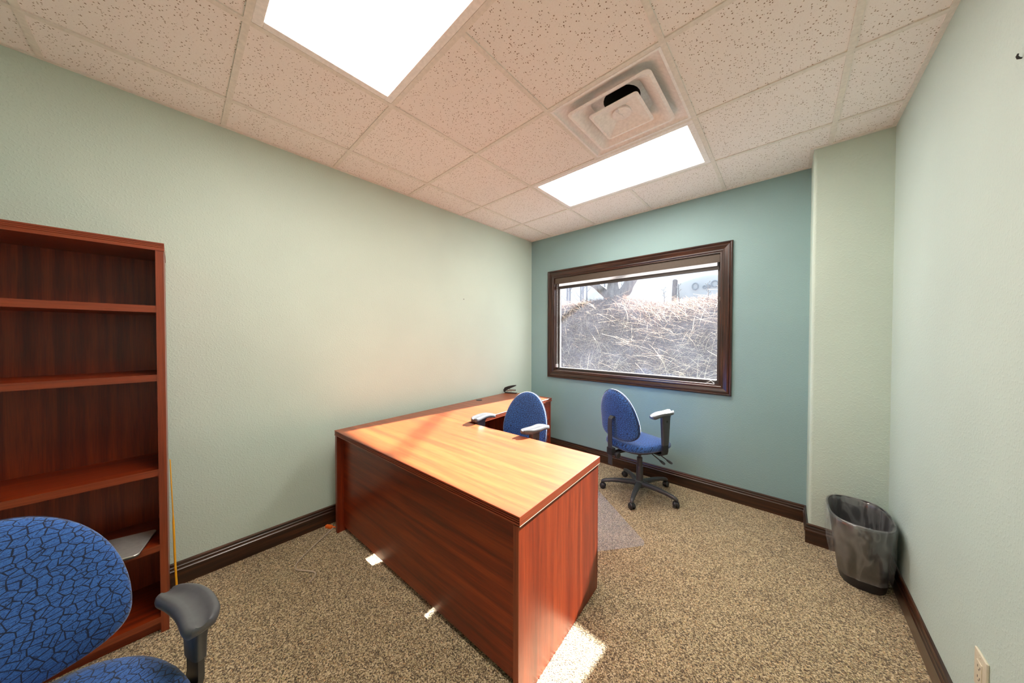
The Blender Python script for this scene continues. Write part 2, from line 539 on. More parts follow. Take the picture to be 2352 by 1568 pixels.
# suspended tee grid and wall angle
bm = bmesh.new()
w = 0.012
for i in range(1, 6):
    ye = YB if i != 5 else YC
    segs = [(YR, gy(-4) + w), (gy(-3) - w, gy(-1) + w), (gy(0) - w, ye)] if i == 3 else [(YR, ye)]
    for q0, q1 in segs:
        box(bm, gx(i) - w, gx(i) + w, q0, q1, HC, HC + 0.0062)
for a in range(len(xs) - 1):
    for j in range(-7, 1):
        xm = (xs[a] + xs[a + 1]) / 2
        x0 = xs[a] + (w if a else 0); x1 = xs[a + 1] - (w if a < len(xs) - 2 else 0)
        box(bm, x0, x1, gy(j) - w, gy(j) + w, HC + 0.0004, HC + 0.0062)
struct('tee_grid', bm, grid_white, ceil)
bm = bmesh.new()
a = 0.020
box(bm, XL, XL + a, YR, YB, HC - 0.0006, HC + 0.006)
box(bm, XL, XC, YB - a, YB, HC - 0.0004, HC + 0.006)
box(bm, XC - a, XC, YC - a, YB, HC - 0.0005, HC + 0.006)
box(bm, XC, XR, YC - a, YC, HC - 0.0004, HC + 0.006)
box(bm, XR - a, XR, YR, YC, HC - 0.0006, HC + 0.006)
struct('wall_angle', bm, grid_white, ceil)

def ceiling_light(i0, i1, j, label, clip=False):
    cx, cy = (gx(i0) + gx(i1)) / 2, gy(j) + T / 2
    hx, hy = (gx(i1) - gx(i0)) / 2 - w, T / 2 - w
    t = empty('ceiling_light', (cx, cy, HC + 0.001), label=label, cat='ceiling light', group='recessed ceiling lights')
    bm = bmesh.new()
    f = 0.036
    for x0, x1, y0, y1 in ((-hx, hx, -hy, -hy + f), (-hx, hx, hy - f, hy), (-hx, -hx + f, -hy + f, hy - f), (hx - f, hx, -hy + f, hy - f)):
        box(bm, x0, x1, y0, y1, 0.000, 0.012, bev=0.0015, seg=1)
    link('lamp_frame', bm, white_metal, t)
    link('diffuser', bx(-hx + f, hx - f, -hy + f, hy - f, 0.006, 0.010), diffuser_mat, t)
    bm = bmesh.new()
    box(bm, -hx, hx, -hy, hy, 0.05, 0.10)
    for x0, x1, y0, y1 in ((-hx, hx, -hy, -hy + .004), (-hx, hx, hy - .004, hy), (-hx, -hx + .004, -hy, hy), (hx - .004, hx, -hy, hy)):
        box(bm, x0, x1, y0, y1, 0.012, 0.06)
    link('housing', bm, white_metal, t)
    if clip:
        link('clip', bx(-hx + 0.02, -hx + 0.045, hy - 0.026, hy - 0.014, -0.002, 0.002, bev=0.0008, seg=1), white_metal, t)
    return t
ceiling_light(2, 4, -4, 'recessed white ceiling light nearest the camera, cut off by the top of the frame', True)
ceiling_light(2, 4, -1, 'smaller-looking recessed ceiling light beyond the air vent, near the window')

# air diffuser: square cones
def rsq(h, z, r, n=6):
    r = min(r, h)
    pts = []
    for q, (sx, sy) in enumerate(((1, 1), (-1, 1), (-1, -1), (1, -1))):
        cx_, cy_ = sx * (h - r), sy * (h - r)
        for k in range(n + 1):
            a = PI / 2 * (q + k / n)
            pts.append(Vector((cx_ + r * math.cos(a), cy_ + r * math.sin(a), z)))
    return pts
vent = empty('air_vent', (gx(3) + T / 2, gy(-2) + T / 2, HC), label='square white louvered air vent set in the ceiling beside the lit panel', cat='air vent')
bm = bmesh.new()
H = T / 2 - w
loft(bm, [rsq(H, 0.008, .002), rsq(H, -0.001, .002), rsq(H - .012, -0.001, .004), rsq(H - .016, 0.008, .012), rsq(H - .03, 0.014, .05), rsq(0.235, 0.030, .06), rsq(0.215, 0.050, .07),
          rsq(0.175, 0.075, .09), rsq(0.135, 0.088, 0.12), rsq(0.100, 0.092, 0.100)], cap0=False, cap1=False)
link('vent_pan', bm, white_metal, vent, smooth=True, angle=50)
bm = bmesh.new()
lathe(bm, [(0.100, 0.092), (0.100, 0.26), (0.0001, 0.26)], 32, cap=False)
link('duct_collar', bm, duct_dark, vent, smooth=True, angle=40)
def cone(lst):
    bm = bmesh.new()
    loft(bm, [rsq(*q) for q in lst], cap0=False, cap1=False)
    return bm
link('louver', cone([(0.226, -0.006, .03), (0.228, -0.010, .03), (0.212, -0.012, .026), (0.202, -0.006, .03), (0.160, 0.026, .04), (0.140, 0.058, .05), (0.1385, 0.057, .05),
                     (0.159, 0.028, .04), (0.204, 0.000, .03), (0.226, -0.006, .03)]), white_metal, vent, smooth=True, angle=25)
link('louver', cone([(0.136, -0.012, .018), (0.138, -0.017, .018), (0.123, -0.019, .010), (0.116, -0.014, .006), (0.040, 0.020, .001), (0.0005, 0.021, .0001),
                     (0.0005, 0.026, .0001), (0.042, 0.025, .002), (0.118, -0.006, .008), (0.136, -0.012, .018)]), white_metal, vent, smooth=True, angle=12)
bm = bmesh.new()
lathe(bm, [(0.050, 0.018), (0.052, 0.006), (0.049, 0.005), (0.0001, 0.005)], 32, cap=False)
link('centre_disc', bm, white_metal, vent, smooth=True, angle=40)
bm = bmesh.new()
tube(bm, [(0.0, 0.03, 0.006), (0.002, 0.0, 0.002), (-0.004, -0.03, -0.006), (0.002, -0.055, -0.012)], 0.0013, 6)
box(bm, -0.006, 0.010, -0.078, -0.055, -0.0145, -0.0125)
link('pull_tag', bm, white_plastic, vent)

# ------------------------------------------------------------ window
win = empty('window_1', (0, 0, 0), kind='structure')
CW = 0.080
CP = [(0.0, 0.0), (0.0, 0.010), (0.006, 0.014), (0.014, 0.0135), (0.018, 0.0105), (0.028, 0.013), (0.045, 0.018), (0.056, 0.0195), (0.060, 0.0165), (0.064, 0.0215), (0.072, 0.0235), (0.078, 0.021), (0.080, 0.016), (0.080, 0.0)]
def casing_side(A, B, inward_out, g):
    """A, B inner-edge ends; profile x = distance outwards from the opening, y = towards the room"""
    A = Vector(A); B = Vector(B); o = Vector(inward_out); t = (B - A).normalized()
    bm = bmesh.new()
    a = [bm.verts.new(A + o * d - t * d + Vector((0, -h, 0))) for d, h in CP]
    b = [bm.verts.new(B + o * d + t * d + Vector((0, -h, 0))) for d, h in CP]
    n = len(CP)
    for k in range(n):
        bm.faces.new((a[k], a[(k + 1) % n], b[(k + 1) % n], b[k]))
    bm.faces.new(a[::-1]); bm.faces.new(b)
    link('window_casing', bm, oak[g], win)
casing_side((WX0, YB, WZ1), (WX1, YB, WZ1), (0, 0, 1), 'X')
casing_side((WX0, YB, WZ0), (WX1, YB, WZ0), (0, 0, -1), 'X')
casing_side((WX0, YB, WZ0), (WX0, YB, WZ1), (-1, 0, 0), 'Z')
casing_side((WX1, YB, WZ0), (WX1, YB, WZ1), (1, 0, 0), 'Z')
# jamb lining
jt = 0.012
bm = bmesh.new()
box(bm, WX0, WX0 + jt, YB - 0.006, YB + 0.150, WZ0, WZ1); box(bm, WX1 - jt, WX1, YB - 0.006, YB + 0.150, WZ0, WZ1)
link('jamb', bm, oak['Z'], win)
bm = bmesh.new()
box(bm, WX0 + jt, WX1 - jt, YB - 0.006, YB + 0.150, WZ0, WZ0 + jt); box(bm, WX0 + jt, WX1 - jt, YB - 0.006, YB + 0.150, WZ1 - jt, WZ1)
link('window_sill', bm, oak['X'], win)
# sash: dark frame with a pale glazing bead
sx0, sx1, sz0, sz1 = WX0 + jt, WX1 - jt, WZ0 + jt, WZ1 - jt
def rectframe(bm, x0, x1, z0, z1, wd, y0, y1, bev=0.0):
    box(bm, x0, x0 + wd, y0, y1, z0, z1, bev=bev); box(bm, x1 - wd, x1, y0, y1, z0, z1, bev=bev)
    box(bm, x0 + wd, x1 - wd, y0, y1, z0, z0 + wd, bev=bev); box(bm, x0 + wd, x1 - wd, y0, y1, z1 - wd, z1, bev=bev)
bm = bmesh.new()
rectframe(bm, sx0, sx1, sz0, sz1, 0.026, YB + 0.070, YB + 0.13)
link('window_frame', bm, dark_metal, win)
bm = bmesh.new()
rectframe(bm, sx0 + 0.020, sx1 - 0.020, sz0 + 0.020, sz1 - 0.020, 0.0095, YB + 0.088, YB + 0.108)
link('glazing_bead', bm, white_plastic, win)
link('pane', bx(sx0 + 0.022, sx1 - 0.022, YB + 0.098, YB + 0.0985, sz0 + 0.022, sz1 - 0.022), pane_mat, win)

# roller shade rolled up inside the opening
solar_cloth = film_mat('woven_solar_cloth', (0.5, 0.42, 0.36), 0.75, 0.6, 0.02)
for q in solar_cloth.node_tree.nodes:
    if q.type == 'MIX_SHADER' and abs(q.inputs[0].default_value - 0.75) < 1e-4:
        tl_ = solar_cloth.node_tree.nodes.new('ShaderNodeBsdfTranslucent'); tl_.inputs[0].default_value = (0.16, 0.145, 0.14, 1)
        solar_cloth.node_tree.links.new(tl_.outputs[0], q.inputs[2])
sh = empty('roller_shade', ((WX0 + WX1) / 2, YB + 0.03, WZ1 - jt), label='dark brown roller shade rolled up under the top of the window', cat='window shade')
hw = (sx1 - sx0) / 2 - 0.004
link('fascia', bx(-hw, hw, -0.022, -0.018, -0.077, -0.001, bev=0.001, seg=1), shade_mat, sh)
bm = bmesh.new()
tube(bm, [(-hw + 0.01, 0.012, -0.032), (hw - 0.01, 0.012, -0.032)], 0.024, 20)
link('roll', bm, shade_mat, sh, smooth=True, angle=50)
link('shade_fabric', bx(-hw + 0.012, hw - 0.012, 0.032, 0.0335, -0.118, -0.03), solar_cloth, sh)
link('hem_bar', bx(-hw + 0.012, hw - 0.012, 0.028, 0.038, -0.134, -0.098, bev=0.002), dark_metal, sh)
bm = bmesh.new()
for z in range(98):
    zz = -0.06 - z * 0.0107
    for xx in (-hw + 0.018, -hw + 0.030):
        bmesh.ops.create_icosphere(bm, subdivisions=1, radius=0.0030, matrix=Matrix.Translation((xx, -0.008, zz)))
link('bead_chain', bm, white_plastic, sh, smooth=True)
bm = bmesh.new()
box(bm, -hw + 0.008, -hw + 0.036, -0.014, -0.002, -1.125, -1.085, bev=0.003)
link('chain_tensioner', bm, white_plastic, sh)
# small white latch on the right jamb and a curled white tie on the sill
t = tag(link('sash_hook', bx(WX1 - jt - 0.006, WX1 - jt, YB + 0.03, YB + 0.036, 1.74, 1.775, bev=0.0015), white_plastic), 'tiny white hook on the right jamb of the window', 'hook')
bm = bmesh.new()
tube(bm, catmull([(-0.545, YB + 0.03, WZ0 + jt + 0.003), (-0.530, YB + 0.022, WZ0 + jt + 0.010), (-0.512, YB + 0.030, WZ0 + jt + 0.024), (-0.500, YB + 0.036, WZ0 + jt + 0.012), (-0.485, YB + 0.03, WZ0 + jt + 0.003)], 5), 0.0022, 8)
tag(link('cord_end', bm, white_plastic, smooth=True), 'curled white cord end lying on the right end of the window sill', 'cord')

# ------------------------------------------------------------ desk (local frame, turned 3.3 degrees)
TH = math.radians(3.3)
desk = empty('desk', (-2.413, 0.758, 0), TH, label='L-shaped reddish-brown wooden desk with fluted edges standing in the middle of the office', cat='desk')
DW, DD, DH, TT = 1.68, 0.75, 0.74, 0.035
RW, RL = 0.60, 2.00
def fluted(x0, x1, y0, y1, side, z0=DH - TT, z1=DH):
    """slab whose given side has three horizontal grooves"""
    prof = [(0, z0)]
    h = z1 - z0
    g = 0.0045
    for c in (0.25, 0.50, 0.75):
        zc = z0 + h * c
        prof += [(0, zc - 0.0032), (g, zc - 0.0018), (g, zc + 0.0018), (0, zc + 0.0032)]
    prof += [(0, z1 - 0.0015), (0.0015, z1)]
    bm = bmesh.new()
    if side == 'y0':
        P0 = [Vector((x0, y0 + d, z)) for d, z in prof] + [Vector((x0, y1, z1)), Vector((x0, y1, z0))]
        P1 = [Vector((x1, v.y, v.z)) for v in P0]
    elif side == 'x1':
        P0 = [Vector((x1 - d, y0, z)) for d, z in prof] + [Vector((x0, y0, z1)), Vector((x0, y0, z0))]
        P1 = [Vector((v.x, y1, v.z)) for v in P0]
    loft(bm, [P0, P1])
    return bm
link('desktop', bx(0, DW - 0.002, 0.006, DD, DH - TT, DH), sunlit_top_x, desk)['label'] = 'main top, sunlight put into its lighter orange-brown colour'
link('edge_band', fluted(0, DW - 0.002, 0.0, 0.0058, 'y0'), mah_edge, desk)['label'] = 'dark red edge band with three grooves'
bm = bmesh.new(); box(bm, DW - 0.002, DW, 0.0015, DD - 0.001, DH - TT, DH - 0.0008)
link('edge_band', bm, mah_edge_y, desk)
link('return_top', bx(0, RW - 0.006, DD + 0.0015, RL, DH - TT, DH), sunlit_top_x, desk)
link('edge_band', fluted(RW - 0.0058, RW, DD + 0.0015, RL, 'x1'), mah_edge_y, desk)['label'] = 'dark red edge band with three grooves'
# panels
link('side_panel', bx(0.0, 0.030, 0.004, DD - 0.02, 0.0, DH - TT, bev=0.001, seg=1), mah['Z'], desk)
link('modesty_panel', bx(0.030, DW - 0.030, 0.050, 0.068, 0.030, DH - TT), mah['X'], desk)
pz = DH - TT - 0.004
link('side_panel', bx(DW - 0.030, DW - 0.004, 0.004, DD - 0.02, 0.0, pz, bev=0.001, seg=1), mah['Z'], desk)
link('edge_band', bx(DW - 0.030, DW - 0.0042, 0.001, 0.0045, 0.0, pz), mah_edge_z, desk)
link('trim_strip', bx(DW - 0.0045, DW - 0.0003, 0.004, DD - 0.004, pz, DH - TT), ivory, desk)['label'] = 'thin pale strip between top and side panel'
# drawer pedestal under the right end, fronts facing the window
link('pedestal', bx(1.25, DW - 0.030, 0.10, DD - 0.035, 0.045, DH - TT), mah['Z'], desk)
zz = [0.05, 0.33, 0.50, 0.70]
for k in range(3):
    d = link('drawer', bx(1.25, DW - 0.004, DD - 0.035, DD - 0.016, zz[k] + 0.003, zz[k + 1] - 0.003, bev=0.001, seg=1), mah['X'], desk)
    hb = bmesh.new()
    zc = (zz[k] + zz[k + 1]) / 2
    tube(hb, catmull([(1.42, DD - 0.016, zc), (1.425, DD + 0.008, zc), (1.48, DD + 0.012, zc), (1.535, DD + 0.008, zc), (1.54, DD - 0.016, zc)], 4), 0.0045, 8)
    link('handle', hb, steel, d, smooth=True)
# return: wall-side panel, end panel and drawer pedestal at the far end
link('modesty_panel', bx(0.010, 0.028, DD + 0.01, RL - 0.03, 0.10, DH - TT), mah['Y'], desk)
link('side_panel', bx(0.0, RW - 0.012, RL - 0.030, RL - 0.003, 0.0, DH - TT, bev=0.001, seg=1), mah['Z'], desk)
link('pedestal', bx(0.05, RW - 0.035, RL - 0.43, RL - 0.030, 0.045, DH - TT), mah['Z'], desk)
for k in range(3):
    d = link('drawer', bx(RW - 0.035, RW - 0.016, RL - 0.43, RL - 0.004, zz[k] + 0.003, zz[k + 1] - 0.003, bev=0.001, seg=1), mah['Y'], desk)
    hb = bmesh.new()
    zc = (zz[k] + zz[k + 1]) / 2
    tube(hb, catmull([(RW - 0.016, RL - 0.29, zc), (RW + 0.008, RL - 0.285, zc), (RW + 0.012, RL - 0.22, zc), (RW + 0.008, RL - 0.155, zc), (RW - 0.016, RL - 0.15, zc)], 4), 0.0045, 8)
    link('handle', hb, steel, d, smooth=True)
bm = bmesh.new()
lathe(bm, [(0.0001, 0.0), (0.033, 0.0), (0.033, 0.003), (0.029, 0.0045), (0.0001, 0.0045)], 24, Matrix.Translation((0.060, 1.405, DH)), cap=False)
link('grommet', bm, black_plastic, desk, smooth=True, angle=30)

# ------------------------------------------------------------ bookcase
BX0, BX1, BY0, BY1, BH = -2.540, -2.200, -0.951, -0.037, 1.855
bc = empty('bookcase', (BX0, BY1, 0), label='tall reddish-brown wooden bookcase with five open shelves against the left wall', cat='bookcase')
def rel(x0, x1, y0, y1, z0, z1, **k):
    return bx(x0 - BX0, x1 - BX0, y0 - BY1, y1 - BY1, z0, z1, **k)
pt = 0.026
# top slab with grooved front
bm = bmesh.new()
prof = [(0, 1.818)]
for zc in (1.832, 1.839, 1.846):
    prof += [(0, zc - 0.0022), (-0.0022, zc - 0.001), (-0.0022, zc + 0.001), (0, zc + 0.0022)]
prof += [(0, BH)]
P0 = [Vector((BX1 - BX0 + 0.003 + d, 0.002, z)) for d, z in prof] + [Vector((0, 0.002, BH)), Vector((0, 0.002, 1.818))]
loft(bm, [P0, [Vector((v.x, BY0 - BY1 - 0.002, v.z)) for v in P0]])
link('top', bm, mah_edge_y, bc)
for y0, y1 in ((BY1 - pt, BY1), (BY0, BY0 + pt)):
    s = link('side_panel', rel(BX0, BX1 - 0.002, y0, y1, 0, 1.818), mah['Z'], bc)
    link('edge_band', rel(BX1 - 0.002, BX1, y0, y1, 0, 1.818), mah_edge_z, s)
link('back_panel', rel(BX0 + 0.004, BX0 + 0.010, BY0 + pt, BY1 - pt, 0.04, 1.818), mah['Z'], bc)
for zt, zb in ((1.559, 1.527), (1.234, 1.204), (0.785, 0.754), (0.425, 0.394), (0.077, 0.048)):
    s = link('shelf', rel(BX0 + 0.010, BX1 - 0.006, BY0 + pt, BY1 - pt, zb, zt), mah['Y'], bc)
    link('edge_band', rel(BX1 - 0.006, BX1 - 0.004, BY0 + pt, BY1 - pt, zb, zt), mah_edge_y, s)
link('kick_panel', rel(BX1 - 0.045, BX1 - 0.03, BY0 + pt, BY1 - pt, 0, 0.048), mah['Y'], bc)

# laptop lying closed on the second shelf from the floor
lt = empty('laptop', (-2.285, -0.252, 0.4262), math.radians(-13), label='thin silver closed laptop lying on the second lowest shelf of the bookcase', cat='laptop')
def rrect(hx, hy, r, z, n=6):
    pts = []
    for q, (sx, sy) in enumerate(((1, 1), (-1, 1), (-1, -1), (1, -1))):
        for k in range(n + 1):
            a = PI / 2 * (q + k / n)
            pts.append(Vector((sx * (hx - r) + r * math.cos(a), sy * (hy - r) + r * math.sin(a), z)))
    return pts
bm = bmesh.new(); loft(bm, [rrect(0.106, 0.150, .014, 0.0), rrect(0.110, 0.155, .016, 0.003), rrect(0.110, 0.155, .016, 0.008)])
link('laptop_base', bm, charcoal_plastic, lt)
bm = bmesh.new(); loft(bm, [rrect(0.111, 0.156, .016, 0.009), rrect(0.112, 0.157, .017, 0.012), rrect(0.110, 0.155, .016, 0.0145)])
link('lid', bm, silver, lt)

# ------------------------------------------------------------ office chair
def sup(t, a, b, n):
    c, s = math.cos(t), math.sin(t)
    return (a * math.copysign(abs(c) ** (2 / n), c), b * math.copysign(abs(s) ** (2 / n), s))

def make_chair(loc, rz, seat_z, back_z, arm_z, star_rot, label, sides=(1, -1), lumbar=0.0):
    ch = empty('office_chair', (loc[0], loc[1], 0), rz, label=label, cat='office chair', group='blue office chairs')
    NT = 64
    # --- seat cushion
    bm = bmesh.new()
    rings = []
    spec = [(0.05, 0.0), (0.35, -0.0005), (0.62, -0.003), (0.80, -0.007), (0.92, -0.014), (0.98, -0.024), (1.0, -0.038), (0.985, -0.052), (0.94, -0.062), (0.86, -0.068), (0.5, -0.070), (0.05, -0.070)]
    for s, dz in spec:
        ring = []
        for k in range(NT):
            t = 2 * PI * k / NT
            x, y = sup(t, 0.238 * s, 0.262 * s, 2.9)
            # slightly narrower at the back, waterfall at the front
            x *= 1 - 0.10 * max(0, -y / 0.262)
            z = seat_z + dz
            if dz > -0.03:
                z += 0.012 * (abs(x) / 0.238) ** 2.5
            if y > 0.1:
                z -= 0.9 * (y - 0.1) ** 2
            if dz > -0.02 and y < -0.12: z += 0.25 * (-0.12 - y) * 0.3
            ring.append((x, y - 0.035, z))
        rings.append(ring)
    loft(bm, rings)
    seat = link('seat', bm, fabric, ch, smooth=True)
    bm = bmesh.new()
    loft(bm, [[(sup(2 * PI * k / 40, 0.20 * s, 0.22 * s, 3.0)[0], sup(2 * PI * k / 40, 0.20 * s, 0.22 * s, 3.0)[1] - 0.03, seat_z - 0.070 - d) for k in range(40)] for s, d in ((1.0, -0.003), (1.0, 0.008), (0.9, 0.016))])
    link('seat_pan', bm, black_plastic, ch, smooth=True, angle=40)
    # --- backrest
    zc = back_z - 0.305
    def outline(t):
        c, s = math.cos(t), math.sin(t)
        if s >= 0:
            return sup(t, 0.212, 0.305, 2.05)
        return sup(t, 0.212, 0.128, 2.9)
    def bpos(x, z, off):
        # surface at local y: concave towards the sitter, slight lean, lumbar belly
        y = -0.262 + 0.75 * x * x - 0.10 * (z - 0.05) + 0.012 * math.exp(-((z + 0.0) / 0.09) ** 2)
        return (x, y + off, zc + z)
    spec = [(0.03, 0.004), (0.3, 0.004), (0.55, 0.003), (0.75, 0.0), (0.88, -0.004), (0.955, -0.010), (0.99, -0.018), (1.0, -0.027), (0.995, -0.034), (0.985, -0.0375), (0.985, -0.040), (0.965, -0.050), (0.91, -0.058), (0.8, -0.062), (0.5, -0.064), (0.2, -0.064), (0.03, -0.064)]
    bm = bmesh.new()
    loft(bm, [[bpos(outline(2 * PI * k / NT)[0] * s, outline(2 * PI * k / NT)[1] * s, off) for k in range(NT)] for s, off in spec])
    back = link('backrest', bm, fabric, ch, smooth=True)
    bm = bmesh.new()
    pts = [Vector(bpos(outline(2 * PI * k / NT)[0] * 0.990, outline(2 * PI * k / NT)[1] * 0.990, -0.0395)) for k in range(NT)]
    tube(bm, pts, 0.0028, 6, closed=True)
    link('piping', bm, piping_mat, back, smooth=True)
    # --- back bar: flat bar behind the backrest, hooked in at the top
    yb = -0.262 - 0.064
    zt = zc + 0.06
    bm = bmesh.new()
    path = [(yb + 0.030, zt + 0.008), (yb - 0.012, zt + 0.012), (yb - 0.030, zt - 0.006), (yb - 0.034, zt - 0.05), (yb - 0.030, seat_z - 0.05), (yb - 0.026, seat_z - 0.19)]
    vs = []
    for i, (y, z) in enumerate(path):
        th = 0.0045
        y0, z0 = path[max(i - 1, 0)]; y1, z1 = path[min(i + 1, len(path) - 1)]
        d = Vector((0, y1 - y0, z1 - z0)).normalized(); nrm = Vector((0, -d.z, d.y))
        p = Vector((0, y, z))
        vs.append([p + nrm * th + Vector((-0.021, 0, 0)), p + nrm * th + Vector((0.021, 0, 0)), p - nrm * th + Vector((0.021, 0, 0)), p - nrm * th + Vector((-0.021, 0, 0))])
    loft(bm, vs)
    link('back_bar', bm, charcoal_plastic, ch, smooth=True, angle=35)
    bm = bmesh.new()
    box(bm, -0.030, 0.030, yb - 0.040, yb + 0.005, seat_z - 0.105, seat_z - 0.045, bev=0.006)
    box(bm, -0.022, 0.022, yb - 0.01, -0.10, seat_z - 0.105, seat_z - 0.085, bev=0.003)
    br = link('back_bracket', bm, black_plastic, ch, smooth=True, angle=40)
    bm = bmesh.new()
    lathe(bm, [(0.008, 0), (0.008, 0.018), (0.024, 0.02), (0.027, 0.026), (0.026, 0.042), (0.020, 0.047), (0.0001, 0.047)], 12,
          Matrix.Translation((0.03, yb - 0.005, seat_z - 0.095)) @ Matrix.Rotation(PI / 2, 4, 'Y'), cap=False)
    link('adjustment_knob', bm, black_plastic, br, smooth=True, angle=40)
    # --- mechanism, column
    link('tilt_mechanism', bx(-0.075, 0.075, -0.12, 0.10, seat_z - 0.125, seat_z - 0.083, bev=0.01), black_plastic, ch, smooth=True, angle=40)
    for sx, y, ln, an in ((-1, 0.03, 0.16, -0.35), (1, 0.02, 0.13, -0.5), (1, 0.08, 0.15, -0.42)):
        bm = bmesh.new()
        p0 = Vector((sx * 0.06, y, seat_z - 0.105)); p1 = p0 + Vector((sx * ln * math.cos(an), 0.03, ln * math.sin(an)))
        tube(bm, [p0, p0.lerp(p1, 0.5), p1], 0.0045, 8)
        lv = link('lever', bm, black_plastic, ch, smooth=True, angle=50)
        d = (p1 - p0).normalized()
        rot = d.to_track_quat('Z', 'Y').to_matrix().to_4x4()
        bm = bmesh.new()
        lathe(bm, [(0.006, -0.01), (0.014, 0.002), (0.018, 0.02), (0.017, 0.036), (0.010, 0.045), (0.0001, 0.046)], 14, Matrix.Translation(p1) @ rot @ Matrix.Diagonal((1, 0.5, 1, 1)), cap=False)
        pd = link('lever_paddle', bm, charcoal_plastic, lv, smooth=True)
    bm = bmesh.new()
    lathe(bm, [(0.030, 0.11), (0.0295, 0.24), (0.026, 0.245), (0.024, 0.25), (0.024, 0.325), (0.0145, 0.33), (0.014, seat_z - 0.11)], 24)
    link('gas_column', bm, charcoal_plastic, ch, smooth=True, angle=35)
    # --- star base
    bm = bmesh.new()
    lathe(bm, [(0.028, 0.055), (0.044, 0.06), (0.048, 0.085), (0.044, 0.108), (0.034, 0.118), (0.0001, 0.118)], 24, cap=True)
    link('base_hub', bm, charcoal_plastic, ch, smooth=True, angle=40)
    for q in range(5):
        a = star_rot + q * 2 * PI / 5
        u = Vector((math.cos(a), math.sin(a), 0)); s_ = Vector((-math.sin(a), math.cos(a), 0))
        bm = bmesh.new()
        rings = []
        for d, z, hw_, hh in ((0.025, 0.092, 0.026, 0.022), (0.08, 0.094, 0.024, 0.021), (0.16, 0.094, 0.021, 0.019), (0.24, 0.088, 0.018, 0.017), (0.295, 0.078, 0.0165, 0.016), (0.322, 0.070, 0.014, 0.015), (0.335, 0.064, 0.008, 0.010)):
            ring = []
            for k in range(12):
                x_, y_ = sup(2 * PI * k / 12, hw_, hh, 2.6)
                ring.append(u * d + s_ * x_ + Vector((0, 0, z + y_)))
            rings.append(ring)
        loft(bm, rings)
        link('base_leg', bm, charcoal_plastic, ch, smooth=True, angle=60)
        # caster: hood, stem and two wheels
        cpos = u * 0.318
        ang = a + 0.9 + q * 1.3
        mt = Matrix.Translation(cpos) @ Matrix.Rotation(ang, 4, 'Z')
        bm = bmesh.new()
        tube(bm, [mt @ Vector((0, 0, 0.035)), mt @ Vector((0, 0, 0.068))], 0.0055, 8)
        ringsh = []
        for k in range(9):
            al = PI * (0.02 + 0.80 * k / 8)
            c_, s2 = math.cos(al), math.sin(al)
            ringsh.append([mt @ Vector((0.029 * c_, -0.010, 0.027 + 0.029 * s2)), mt @ Vector((0.029 * c_, 0.010, 0.027 + 0.029 * s2)), mt @ Vector((0.020 * c_, 0.010, 0.027 + 0.020 * s2)), mt @ Vector((0.020 * c_, -0.010, 0.027 + 0.020 * s2))])
        loft(bm, ringsh)
        cs = link('caster', bm, black_plastic, ch, smooth=True, angle=50)
        for sg in (-1, 1):
            bm = bmesh.new()
            lathe(bm, [(0.0001, 0.0), (0.0245, 0.0), (0.0265, 0.003), (0.0265, 0.009), (0.023, 0.015), (0.014, 0.019), (0.0001, 0.020)], 24,
                  mt @ Matrix.Translation((0, sg * 0.006, 0.0265)) @ Matrix.Rotation(-sg * PI / 2, 4, 'X'), cap=False)
            link('wheel', bm, black_plastic, cs, smooth=True, angle=40)
    # --- arms
    for sg in sides:
        bm = bmesh.new()
        # lower sleeve: flat bar from under the seat, bent up
        X0 = 0.262
        pth = [(0.10, seat_z - 0.085), (X0 - 0.03, seat_z - 0.085), (X0 - 0.006, seat_z - 0.075), (X0, seat_z - 0.05), (X0, seat_z + 0.06)]
        vs = []
        for i, (x, z) in enumerate(pth):
            x0_, z0_ = pth[max(i - 1, 0)]; x1_, z1_ = pth[min(i + 1, len(pth) - 1)]
            d = Vector((x1_ - x0_, 0, z1_ - z0_)).normalized(); nn = Vector((-d.z, 0, d.x)) * 0.007
            p = Vector((x, -0.005, z))
            vs.append([Vector((sg * (p + nn + Vector((0, e, 0))).x, (p + nn).y + e, (p + nn).z)) for e in (-0.032, 0.032)] + [Vector((sg * (p - nn).x, (p - nn).y + e, (p - nn).z)) for e in (0.032, -0.032)])
        loft(bm, vs)
        arm = link('armrest', bm, black_plastic, ch, smooth=True, angle=35)
        # upper sleeve, tapering down
        bm = bmesh.new()
        rr = []
        for z, hy_, hx_ in ((seat_z + 0.005, 0.036, 0.0145), (seat_z + 0.06, 0.038, 0.016), (arm_z - 0.05, 0.048, 0.019), (arm_z - 0.026, 0.054, 0.022)):
            rr.append([(sg * (X0 + sup(2 * PI * k / 20, hx_, hy_, 4)[0]), -0.005 + sup(2 * PI * k / 20, hx_, hy_, 4)[1], z) for k in range(20)])
        loft(bm, rr)
        link('arm_sleeve', bm, charcoal_plastic, arm, smooth=True, angle=50)
        bm = bmesh.new()
        lathe(bm, [(0.010, 0), (0.010, 0.004), (0.007, 0.006), (0.0001, 0.006)], 12, Matrix.Translation((sg * (X0 + 0.016), -0.005, arm_z - 0.075)) @ Matrix.Rotation(sg * PI / 2, 4, 'Y'), cap=False)
        link('release_button', bm, black_plastic, arm)
        # pad: bean-shaped, dished top, drooping at the back
        bm = bmesh.new()
        sp = [(-0.168, 0.262, 0.020), (-0.155, 0.262, 0.031), (-0.12, 0.262, 0.038), (-0.07, 0.264, 0.041), (-0.02, 0.264, 0.042), (0.025, 0.258, 0.042), (0.06, 0.250, 0.041), (0.085, 0.242, 0.034), (0.100, 0.237, 0.020)]
        sp = catmull([(a_, b_, c_) for a_, b_, c_ in sp], 4)
        rings = []
